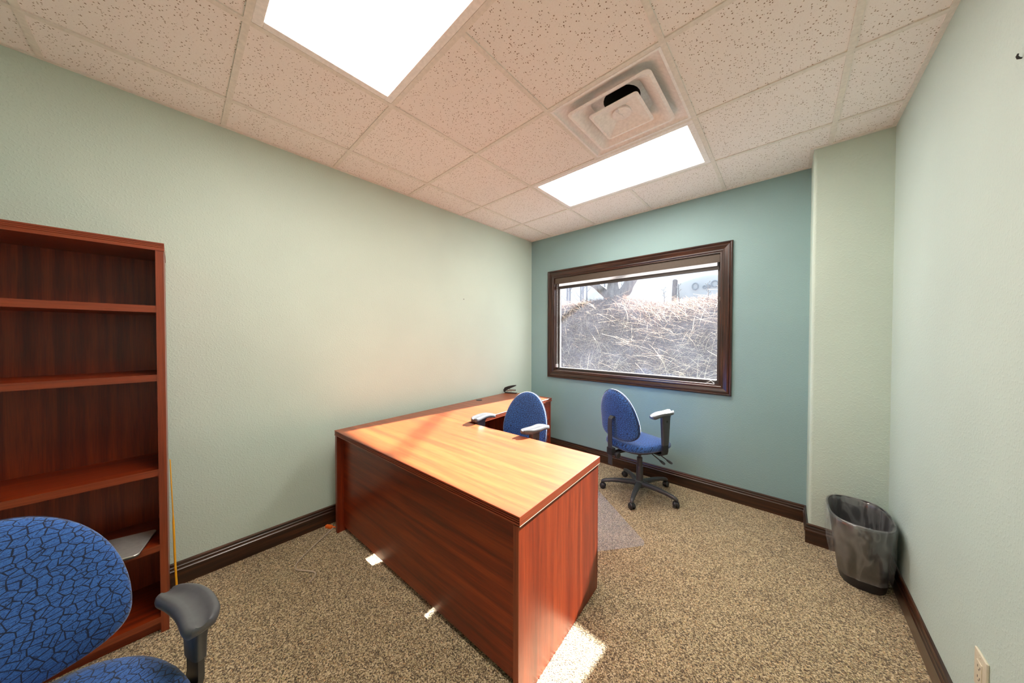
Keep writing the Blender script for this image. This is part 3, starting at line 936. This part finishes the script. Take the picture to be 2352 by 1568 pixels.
        cross = [(-1.0, -0.40), (-0.93, -0.10), (-0.80, 0.04), (-0.62, 0.06), (-0.38, -0.10), (-0.13, -0.19), (0.13, -0.19), (0.38, -0.10), (0.62, 0.06), (0.80, 0.04), (0.93, -0.10), (1.0, -0.40),
                 (0.97, -0.72), (0.86, -0.95), (0.5, -1.05), (0, -1.08), (-0.5, -1.05), (-0.86, -0.95), (-0.97, -0.72)]
        N_ = len(sp)
        for i, q in enumerate(sp):
            y, x, hw2 = q
            f_ = i / (N_ - 1)
            endf = min(1.0, 4.0 * f_ + 0.45, 6.0 * (1 - f_) + 0.45)     # thinner at the ends
            droop = -0.75 * max(0, -0.06 - y) ** 1.6 - 0.9 * max(0, y - 0.07) ** 1.6
            rings.append([(sg * (x + cx_ * hw2), y, arm_z + droop + (cz_ if cz_ > -0.3 else cz_ * endf) * 0.026 + (0.003 if cz_ > -0.3 else 0)) for cx_, cz_ in cross])
        loft(bm, rings)
        bmesh.ops.subdivide_edges(bm, edges=[], cuts=0)
        link('arm_pad', bm, pad_mat, arm, smooth=True, angle=75)
    return ch

make_chair((-1.14, -0.219), math.radians(-71), 0.512, 0.958, 0.665, 0.4,
           'blue patterned office chair in the foreground beside the bookcase, cut off by the frame')
make_chair((-1.565, 1.650), math.radians(-176), 0.500, 0.960, 0.782, 0.15,
           'blue office chair pushed in behind the desk, its armrests over the desktop')
make_chair((-0.985, 2.818), math.radians(-22), 0.515, 0.968, 0.795, math.radians(-81 + 22),
           'blue office chair standing alone under the window, seen from behind')

# ------------------------------------------------------------ chair mat
bm = bmesh.new()
c0 = Vector((-0.690, 2.137)); e1 = Vector((-0.619, -0.785)); e2 = Vector((-0.785, 0.619))
L1, L2, rr_ = 0.58, 1.05, 0.05
loc_pts = []
for (ax, ay, q) in ((rr_, rr_, 2), (L1 - rr_, rr_, 3), (L1 - rr_, L2 - rr_, 0), (rr_, L2 - rr_, 1)):
    for k in range(7):
        a = PI / 2 * (q + k / 6)
        loc_pts.append((ax + rr_ * math.cos(a), ay + rr_ * math.sin(a)))
P = [c0 + e1 * a + e2 * b for a, b in loc_pts]
P = [(v.x + 0.999, v.y - 2.3) for v in P]
cxm = sum(p[0] for p in P) / len(P); cym = sum(p[1] for p in P) / len(P)
loft(bm, [[(x, y, 0.0) for x, y in P], [(x, y, 0.0018) for x, y in P], [(cxm + (x - cxm) * .99, cym + (y - cym) * .99, 0.0024) for x, y in P]])
o = link('chair_mat', bm, mat_plastic)
o.location = (-0.999, 2.3, 0.0002)
tag(o, 'clear plastic chair mat lying on the carpet behind the desk', 'chair mat')

# ------------------------------------------------------------ waste bin
bn = empty('waste_bin', (0.318, 2.665, 0), label='black wastebasket with a clear plastic liner in the corner by the pillar', cat='waste bin')
def brng(a, b, cx_, cy_, z, n=72, e=2.8, wob=0, ph=0):
    out = []
    for k in range(n):
        t = 2 * PI * k / n
        x, y = sup(t, a, b, e)
        s = 1 + wob * (math.sin(9 * t + ph) * 0.5 + math.sin(17 * t + 1.7 * ph) * 0.35 + math.sin(29 * t - ph) * 0.25)
        out.append((cx_ + x * s, cy_ + y * s, z + wob * 0.05 * math.sin(13 * t + ph)))
    return out
bm = bmesh.new()
loft(bm, [brng(0.082, 0.135, .018, .045, 0.003), brng(0.092, 0.146, .018, .045, 0.0), brng(0.096, 0.150, .018, .045, 0.02), brng(0.122, 0.205, 0, 0, 0.385), brng(0.128, 0.212, 0, 0, 0.388),
          brng(0.129, 0.213, 0, 0, 0.398), brng(0.121, 0.205, 0, 0, 0.400), brng(0.118, 0.201, 0, 0, 0.385), brng(0.092, 0.146, .018, .045, 0.024), brng(0.06, 0.10, .018, .045, 0.02)])
link('bin_body', bm, black_plastic, bn, smooth=True, angle=50)
bm = bmesh.new()
rings = [brng(0.086, 0.138, .016, .038, 0.06, wob=.015, ph=1), brng(0.096, 0.163, .01, .02, 0.20, wob=.02, ph=2), brng(0.109, 0.187, .002, .004, 0.34, wob=.02, ph=3), brng(0.114, 0.197, 0, 0, 0.385, wob=.012, ph=3),
         brng(0.124, 0.209, 0, 0, 0.404, wob=.012, ph=3), brng(0.131, 0.216, 0, 0, 0.401, wob=.014, ph=3.3), brng(0.134, 0.219, 0, 0, 0.385, wob=.018, ph=3.6),
         brng(0.133, 0.218, -.002, -.002, 0.32, wob=.022, ph=4.2), brng(0.131, 0.212, -.002, -.002, 0.25, wob=.030, ph=4.9), brng(0.126, 0.205, 0, 0, 0.18, wob=.034, ph=5.6),
         brng(0.120, 0.194, .004, .006, 0.125, wob=.036, ph=6.2), brng(0.117, 0.186, .006, .008, 0.095, wob=.03, ph=6.5), brng(0.119, 0.188, .006, .008, 0.090, wob=.03, ph=6.5)]
loft(bm, rings, cap0=True, cap1=False)
link('liner', bm, liner_mat, bn, smooth=True)

# ------------------------------------------------------------ stapler, open, on the return
st = empty('stapler', (-2.455, 2.690, DH), math.radians(20), label='small black stapler standing open on the far end of the desk', cat='stapler')
bm = bmesh.new(); box(bm, -0.075, 0.075, -0.018, 0.018, 0.0, 0.010, bev=0.003)
link('stapler_base', bm, black_plastic, st, smooth=True, angle=40)
link('stapler_anvil', bx(0.045, 0.075, -0.013, 0.013, 0.010, 0.0125), steel, st)
bm = bmesh.new()
def slab(path, hw_, th):
    vs = []
    for i, (x, z) in enumerate(path):
        x0_, z0_ = path[max(i - 1, 0)]; x1_, z1_ = path[min(i + 1, len(path) - 1)]
        d = Vector((x1_ - x0_, 0, z1_ - z0_)).normalized(); nn = Vector((-d.z, 0, d.x)) * th[i]
        p = Vector((x, 0, z))
        vs.append([p + nn + Vector((0, -hw_, 0)), p + nn + Vector((0, hw_, 0)), p - nn + Vector((0, hw_, 0)), p - nn + Vector((0, -hw_, 0))])
    return vs
loft(bm, slab([(-0.080, 0.012), (-0.078, 0.032), (-0.062, 0.052), (-0.030, 0.066), (0.02, 0.084), (0.062, 0.096)], 0.017, [0.006, 0.015, 0.019, 0.017, 0.012, 0.006]))
link('stapler_arm', bm, black_plastic, st, smooth=True, angle=40)
bm = bmesh.new()
loft(bm, slab([(-0.055, 0.024), (0.0, 0.038), (0.060, 0.040)], 0.010, [0.008, 0.008, 0.007]))
link('magazine', bm, steel, st)
bm = bmesh.new(); tube(bm, [(-0.030, 0, 0.060), (-0.012, 0, 0.045), (0.006, 0, 0.020)], 0.003, 6)
link('spring', bm, steel, st)

# ------------------------------------------------------------ floor cable, orange plug, yellow cord
bm = bmesh.new()
cp = [(-2.500, 0.800), (-2.455, 0.745), (-2.375, 0.640), (-2.300, 0.545), (-2.240, 0.485), (-2.185, 0.475), (-2.135, 0.510), (-2.085, 0.540), (-2.050, 0.535), (-2.018, 0.500)]
tube(bm, [(p.x, p.y, 0.0055) for p in catmull([(x, y, 0) for x, y in cp], 6)], 0.0042, 8)
tag(link('floor_cable', bm, beige_cable, smooth=True), 'thin beige cable curling over the carpet from behind the desk', 'cable')
pl = empty('cable_connector', (-2.500, 0.745, 0.0), math.radians(30), label='small orange connector on the carpet beside the baseboard and desk leg', cat='connector')
link('plug_body', bx(-0.026, 0.026, -0.011, 0.011, 0.0, 0.020, bev=0.004), orange, pl, smooth=True, angle=40)
bm = bmesh.new(); tube(bm, [(0.026, 0, 0.010), (0.045, 0.004, 0.010), (0.062, 0.012, 0.006)], 0.0045, 8)
link('plug_boot', bm, orange, pl, smooth=True)
bm = bmesh.new()
tube(bm, catmull([(-2.505, -0.030, 0.74), (-2.47, -0.026, 0.60), (-2.43, -0.0205, 0.42), (-2.40, -0.017, 0.24), (-2.375, -0.012, 0.09), (-2.36, -0.010, 0.004)], 5), [0.0025] * 10 + [0.0045] * 16, 8)
tag(link('yellow_cord', bm, yellow, smooth=True), 'thin yellow cord running down the right side of the bookcase', 'cord')

# ------------------------------------------------------------ outlet, nail marks
ot = empty('wall_outlet', (XR, 1.7015, 0.352), label='ivory wall outlet plate low on the right wall', cat='wall outlet')
bm = bmesh.new()
box(bm, -0.0065, 0.0, -0.040, 0.040, -0.060, 0.060, bev=0.0028, seg=3)
link('cover_plate', bm, ivory, ot, smooth=True, angle=40)
link('outlet_insert', bx(-0.0085, -0.0060, -0.0165, 0.0165, -0.033, 0.033, bev=0.001), ivory, ot)
bm = bmesh.new()
for zc_ in (0.017, -0.017):
    box(bm, -0.0088, -0.0084, -0.009, -0.006, zc_ - 0.004, zc_ + 0.004)
    box(bm, -0.0088, -0.0084, 0.006, 0.009, zc_ - 0.004, zc_ + 0.004)
    box(bm, -0.0088, -0.0084, -0.002, 0.002, zc_ - 0.011, zc_ - 0.007)
link('socket_slots', bm, duct_dark, ot)
for zc_ in (0.048, -0.048):
    bm = bmesh.new(); lathe(bm, [(0.0032, 0), (0.0032, 0.001), (0.0001, 0.0016)], 10, Matrix.Translation((-0.0065, 0, zc_)) @ Matrix.Rotation(-PI / 2, 4, 'Y'), cap=False)
    link('screw', bm, ivory, ot)
bm = bmesh.new(); lathe(bm, [(0.0015, 0), (0.0015, 0.010), (0.0042, 0.011), (0.0001, 0.0125)], 10, Matrix.Translation((XL, 2.053, 1.815)) @ Matrix.Rotation(PI / 2, 4, 'Y'), cap=True)
tag(link('nail', bm, dark_metal), 'tiny dark nail in the bare left wall above the desk', 'nail')
bm = bmesh.new()  # dark mark on the wall, modelled as a small hook
tube(bm, [(XR, 1.574, 2.186), (XR - 0.006, 1.572, 2.188), (XR - 0.009, 1.569, 2.193), (XR - 0.008, 1.566, 2.198)], [0.002, 0.003, 0.0025, 0.0015], 8)
tag(link('wall_mark', bm, black_plastic, smooth=True), 'small black mark, shaped as a hook, high on the right wall at the edge of the picture', 'hook')

# ------------------------------------------------------------ outdoors
TX, TY = -3.50, 8.0
def bank_h(x, y):
    t = (y - 4.0) / 3.4
    t = max(0.0, min(1.0, t))
    h = 0.30 + 1.93 * (t * t * (3 - 2 * t) * 0.45 + t * 0.55)
    h += 0.06 * math.sin(x * 1.3 + 0.5) * math.sin(y * 1.1) * t + 0.05 * math.sin(x * 3.1 + y * 2.3) * min(1, t * 3)
    h += 0.10 * math.exp(-((x + 3.5) ** 2 + (y - 7.6) ** 2) / 1.2)
    if y > 7.4: h += 0.006 * (y - 7.4)
    return h
def soil_mat():
    m, nt, b = new_mat('dry_soil_and_thatch')
    v = coords(nt)
    n = noise(nt, v, 7, 6, 0.7)
    c = ramp(nt, n, [(0.3, (0.06, 0.045, 0.035)), (0.5, (0.13, 0.09, 0.065)), (0.7, (0.24, 0.18, 0.12))])
    nt.links.new(c, b.inputs['Base Color']); b.inputs['Roughness'].default_value = 1
    bump(nt, b, n, 1.0, 0.05)
    return m
bm = bmesh.new()
NX, NY = 130, 70
ysg = [3.40 + 6.0 * k / 50 for k in range(51)] + [9.4 + (k ** 1.6) * 0.6 for k in range(1, 20)]
grid = [[bm.verts.new(((-26 + 34 * i / NX), y, bank_h(-26 + 34 * i / NX, y))) for i in range(NX + 1)] for y in ysg]
for a_, b_ in zip(grid, grid[1:]):
    for i in range(NX):
        bm.faces.new((a_[i], a_[i + 1], b_[i + 1], b_[i]))
g = link('grassy_bank', bm, soil_mat(), smooth=True)
g['kind'] = 'structure'

def grass_mat():
    m = bpy.data.materials.new('dry_grass')
    m.use_nodes = True
    nt = m.node_tree
    b = nt.nodes['Principled BSDF']
    at = nt.nodes.new('ShaderNodeAttribute'); at.attribute_name = 'tint'
    c = ramp(nt, at.outputs['Fac'], [(0.0, (0.05, 0.035, 0.04)), (0.35, (0.21, 0.12, 0.09)), (0.65, (0.44, 0.29, 0.20)), (1.0, (0.80, 0.64, 0.50))])
    nt.links.new(c, b.inputs['Base Color']); b.inputs['Roughness'].default_value = 0.7
    tl = nt.nodes.new('ShaderNodeBsdfTranslucent'); nt.links.new(c, tl.inputs[0])
    mx = nt.nodes.new('ShaderNodeMixShader'); mx.inputs[0].default_value = 0.35
    out = [q for q in nt.nodes if q.type == 'OUTPUT_MATERIAL'][0]
    nt.links.new(b.outputs[0], mx.inputs[1]); nt.links.new(tl.outputs[0], mx.inputs[2]); nt.links.new(mx.outputs[0], out.inputs[0])
    return m
gm = grass_mat()
verts, faces, tints = [], [], []
rg = random.Random(11)
def blade(x, y, z, L, wd, az, lean, droop, tint):
    base = len(verts)
    dx, dy = math.cos(az), math.sin(az)
    px, py = -dy * wd, dx * wd
    e = math.asin(min(0.995, lean)); r_ = h_ = 0.0
    K = 4
    for q in range(K + 1):
        wf = 1.0 if q < 2 else 1 - 0.85 * (q - 1) / (K - 1)
        verts.append((x + dx * r_ - px * wf, y + dy * r_ - py * wf, z + h_))
        verts.append((x + dx * r_ + px * wf, y + dy * r_ + py * wf, z + h_ + wd * 0.6))
        r_ += math.sin(e) * L / K; h_ += math.cos(e) * L / K
        e = min(e + droop, 1.75)
    for q in range(K):
        o_ = base + 2 * q
        faces.append((o_, o_ + 1, o_ + 3, o_ + 2)); tints.append(tint)
for k in range(46000):
    y = 3.95 + 4.4 * rg.random() ** 0.9
    x = 0.1 - rg.random() * (y * 0.72 + 0.3)
    n_ = (math.sin(x * 2.1 + 1.3) * math.sin(y * 2.7 + x) * 0.6 + math.sin(x * 5.3 + y * 3.1) * 0.4) * 0.5 + 0.5
    u_ = rg.random()
    if (x - TX) ** 2 + (y - TY) ** 2 < 0.16: continue
    if u_ < 0.10:      # long pale straws, lying over
        L = 0.35 + 0.5 * rg.random(); wd = 0.003 + 0.0015 * rg.random(); tint = 0.75 + 0.25 * rg.random(); dr = 0.10 + 0.35 * rg.random(); ln = 0.55 + 0.44 * rg.random()
        az = rg.gauss(2.9, 0.8) if rg.random() < 0.5 else rg.gauss(-0.3, 0.8)
        if y > 6.8: L *= 0.4
    else:
        L = 0.08 + 0.22 * rg.random() * (0.4 + n_); wd = 0.0025 + 0.003 * rg.random(); dr = 0.1 + 0.5 * rg.random(); ln = rg.random() ** 0.5
        tint = max(0, min(1, 0.10 + 0.55 * n_ * rg.random() + 0.45 * rg.random() ** 1.5)); az = rg.random() * 2 * PI
    if y > 7.0: L *= 0.7
    L = min(L, (y - 3.45) * 0.85)
    blade(x, y, bank_h(x, y) - 0.01, L, wd, az, ln, dr, tint)
me = bpy.data.meshes.new('dry_grass'); me.from_pydata(verts, [], faces); me.materials.append(gm)
at = me.attributes.new('tint', 'FLOAT', 'FACE'); at.data.foreach_set('value', tints)
o = bpy.data.objects.new('dry_grass', me); COL.objects.link(o)
tag(o, 'tangle of dry tan grass covering the bank outside the window', 'grass', kind='stuff')

def bark_mat(name, d, l):
    m, nt, b = new_mat(name)
    v = coords(nt, (14, 14, 3))
    n = noise(nt, v, 1.0, 5, 0.65, 0.5)
    c = ramp(nt, n, [(0.3, d), (0.7, l)])
    nt.links.new(c, b.inputs['Base Color']); b.inputs['Roughness'].default_value = 0.95
    bump(nt, b, n, 0.9, 0.03)
    return m
bark = bark_mat('grey_bark', (0.10, 0.085, 0.08), (0.26, 0.23, 0.21))
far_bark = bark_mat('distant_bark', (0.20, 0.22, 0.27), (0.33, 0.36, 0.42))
TX, TY = -3.50, 8.0
tz = bank_h(TX, TY)
tree = empty('tree', (TX, TY, tz - 0.1), label='large bare grey tree with forked trunk on top of the bank outside', cat='tree')
bm = bmesh.new()
tp = catmull([(0.02, 0, -0.1), (0.0, 0, 0.15), (-0.03, 0, 0.4), (-0.05, 0.02, 0.75), (-0.10, 0.1, 1.5), (-0.1, 0.2, 2.6), (0.1, 0.2, 3.8)], 4)
tube(bm, tp, [0.33 - 0.15 * min(1, i / 10) - 0.08 * i / len(tp) for i in range(len(tp))], 14)
link('trunk', bm, bark, tree, smooth=True)
def limb(pts, r0, r1):
    P_ = catmull(pts, 4); n = len(P_)
    bm = bmesh.new(); tube(bm, P_, [r0 + (r1 - r0) * i / (n - 1) for i in range(n)], 10)
    link('branch', bm, bark, tree, smooth=True)
limb([(0.0, 0, 0.12), (-0.30, 0.05, 0.36), (-0.62, 0.1, 0.62), (-0.90, 0.1, 0.80), (-1.5, 0.2, 1.4), (-2.3, 0.2, 2.4)], 0.13, 0.05)
limb([(0.05, 0, 0.12), (0.30, 0.0, 0.34), (0.42, 0.0, 0.55), (0.62, 0.0, 0.82), (0.85, 0.0, 1.2), (0.9, 0.1, 1.9), (1.0, 0.1, 2.6)], 0.17, 0.06)
limb([(0.7, 0.0, 1.0), (1.3, -0.1, 1.5), (2.0, -0.2, 1.9), (2.9, -0.3, 2.35)], 0.04, 0.015)
limb([(0.9, 0.1, 1.9), (1.5, 0.0, 2.5), (2.2, -0.1, 2.8), (3.1, -0.2, 3.2)], 0.04, 0.015)
limb([(0.9, 0.0, 1.5), (1.5, 0.0, 2.2), (1.9, 0.0, 2.9), (2.2, 0.0, 3.8)], 0.035, 0.012)
limb([(-0.1, 0.2, 2.4), (-0.8, 0.2, 3.0), (-1.6, 0.1, 3.6)], 0.09, 0.03)

# row of thin bare trees far behind
for k, (x, y, h_, r_) in enumerate(((-17.5, 26, 7, .10), (-16.6, 27, 8, .16), (-15.6, 25, 7, .12), (-15.1, 27, 8, .18), (-14.1, 26, 7, .10), (-13.6, 24, 6, .10), (-18.6, 27, 8, .14), (-12.8, 27, 7, .10))):
    z0 = 2.3
    bm = bmesh.new()
    tube(bm, [(0, 0, 0), (0.05, 0, h_ * 0.5), (0, 0, h_)], [r_, r_ * 0.75, r_ * 0.3], 8)
    for q in range(5):
        zb = h_ * (0.35 + 0.12 * q); sg = 1 if q % 2 else -1
        tube(bm, [(0.02, 0, zb), (sg * 0.5, 0, zb + 0.5), (sg * 0.8, 0, zb + 1.1)], [r_ * 0.3, r_ * 0.2, r_ * 0.08], 5)
    o = link('distant_tree', bm, far_bark, smooth=True)
    o.location = (x, y, z0)
    tag(o, 'thin bare tree trunk far behind the bank, seen in the left of the window', 'tree', 'distant bare trees')

# pale rounded tank and dark post behind the crest
pale_blue = simple('pale_blue_paint', (0.60, 0.68, 0.74), 0.6)
mark_mat = simple('faded_blue_marking', (0.22, 0.28, 0.33), 0.7)
tk = empty('storage_tank', (-2.15, 14.0, 2.35), label='pale blue rounded tank beyond the grassy bank, seen at the right of the window', cat='tank')
bm = bmesh.new()
N_ = 32
def arch(y, s=1):
    pts = [(-1.25 * s, y, 0), (-1.25 * s, y, 1.28)]
    for k in range(1, N_):
        t = k / N_
        x = -1.25 + 2.9 * t
        pts.append((x * s, y, 1.28 + 0.24 * math.sin(PI * min(1, t * 2.2) / 2) - 0.95 * max(0, t - 0.35) ** 1.5))
    pts.append((1.65 * s, y, 0))
    return pts
ap = arch(0)
loft(bm, [[(x, 0.05, z) for x, y, z in ap], [(x, 0, z) for x, y, z in ap], [(x, 2.0, z) for x, y, z in ap]])
link('tank_body', bm, pale_blue, tk, smooth=True, angle=40)
bm = bmesh.new()
for x, z, a, b in ((-0.62, 1.10, .10, .13), (-0.30, 1.04, .05, .05), (-0.17, 1.06, .05, .06), (0.04, 1.13, .11, .12)):
    tube(bm, [(x + a * math.cos(2 * PI * k / 16), -0.01, z + b * math.sin(2 * PI * k / 16)) for k in range(16)], 0.028, 6, closed=True)
link('marking', bm, mark_mat, tk)
bm = bmesh.new()
for x, z, a, b in ((-0.60, 0.45, .10, .13), (-0.45, 0.60, .06, .05), (-0.28, 0.50, .10, .06), (-0.05, 0.60, .09, .03)):
    tube(bm, [(x + a * math.cos(2 * PI * k / 16), -0.01, z + b * math.sin(2 * PI * k / 16)) for k in range(16)], 0.028, 6, closed=True)
link('marking', bm, mark_mat, tk)
bm = bmesh.new()
tube(bm, [(0, 0, 0), (0.02, 0, 0.8), (0.05, 0, 1.46), (0.052, 0, 1.50)], [0.10, 0.10, 0.10, 0.06], 12)
o = link('fence_post', bm, bark, smooth=True)
o.location = (-3.45, 13.6, 2.25)
tag(o, 'grey wooden post standing at the left edge of the pale tank outside', 'post')

# a few tall weed stalks on the crest
for x, y, h_, wl in ((-4.45, 7.3, 0.75, 'tallest dry weed stalk, left of the forked tree outside'), (-1.68, 7.0, 0.55, 'dry weed stalk on the bank crest left of the grey post'),
                     (-3.05, 7.4, 0.5, 'dry weed stalk on the bank crest just right of the forked tree'), (-2.05, 7.3, 0.4, 'short dry weed stalk on the crest halfway between tree and tank'),
                     (-1.2, 7.2, 0.42, 'short dry weed stalk on the crest in front of the pale tank')):
    bm = bmesh.new()
    tube(bm, [(0, 0, 0), (0.01, 0, h_ * 0.5), (-0.01, 0, h_)], [0.010, 0.007, 0.003], 5)
    for q in range(6):
        zb = h_ * (0.45 + 0.1 * q); an = q * 2.4
        tube(bm, [(0, 0, zb), (0.05 * math.cos(an), 0.05 * math.sin(an), zb + 0.05)], [0.003, 0.006], 5)
    o = link('weed_stalk', bm, bark)
    o.location = (x, y, bank_h(x, y) - 0.03)
    tag(o, wl, 'weed', 'dry weed stalks')
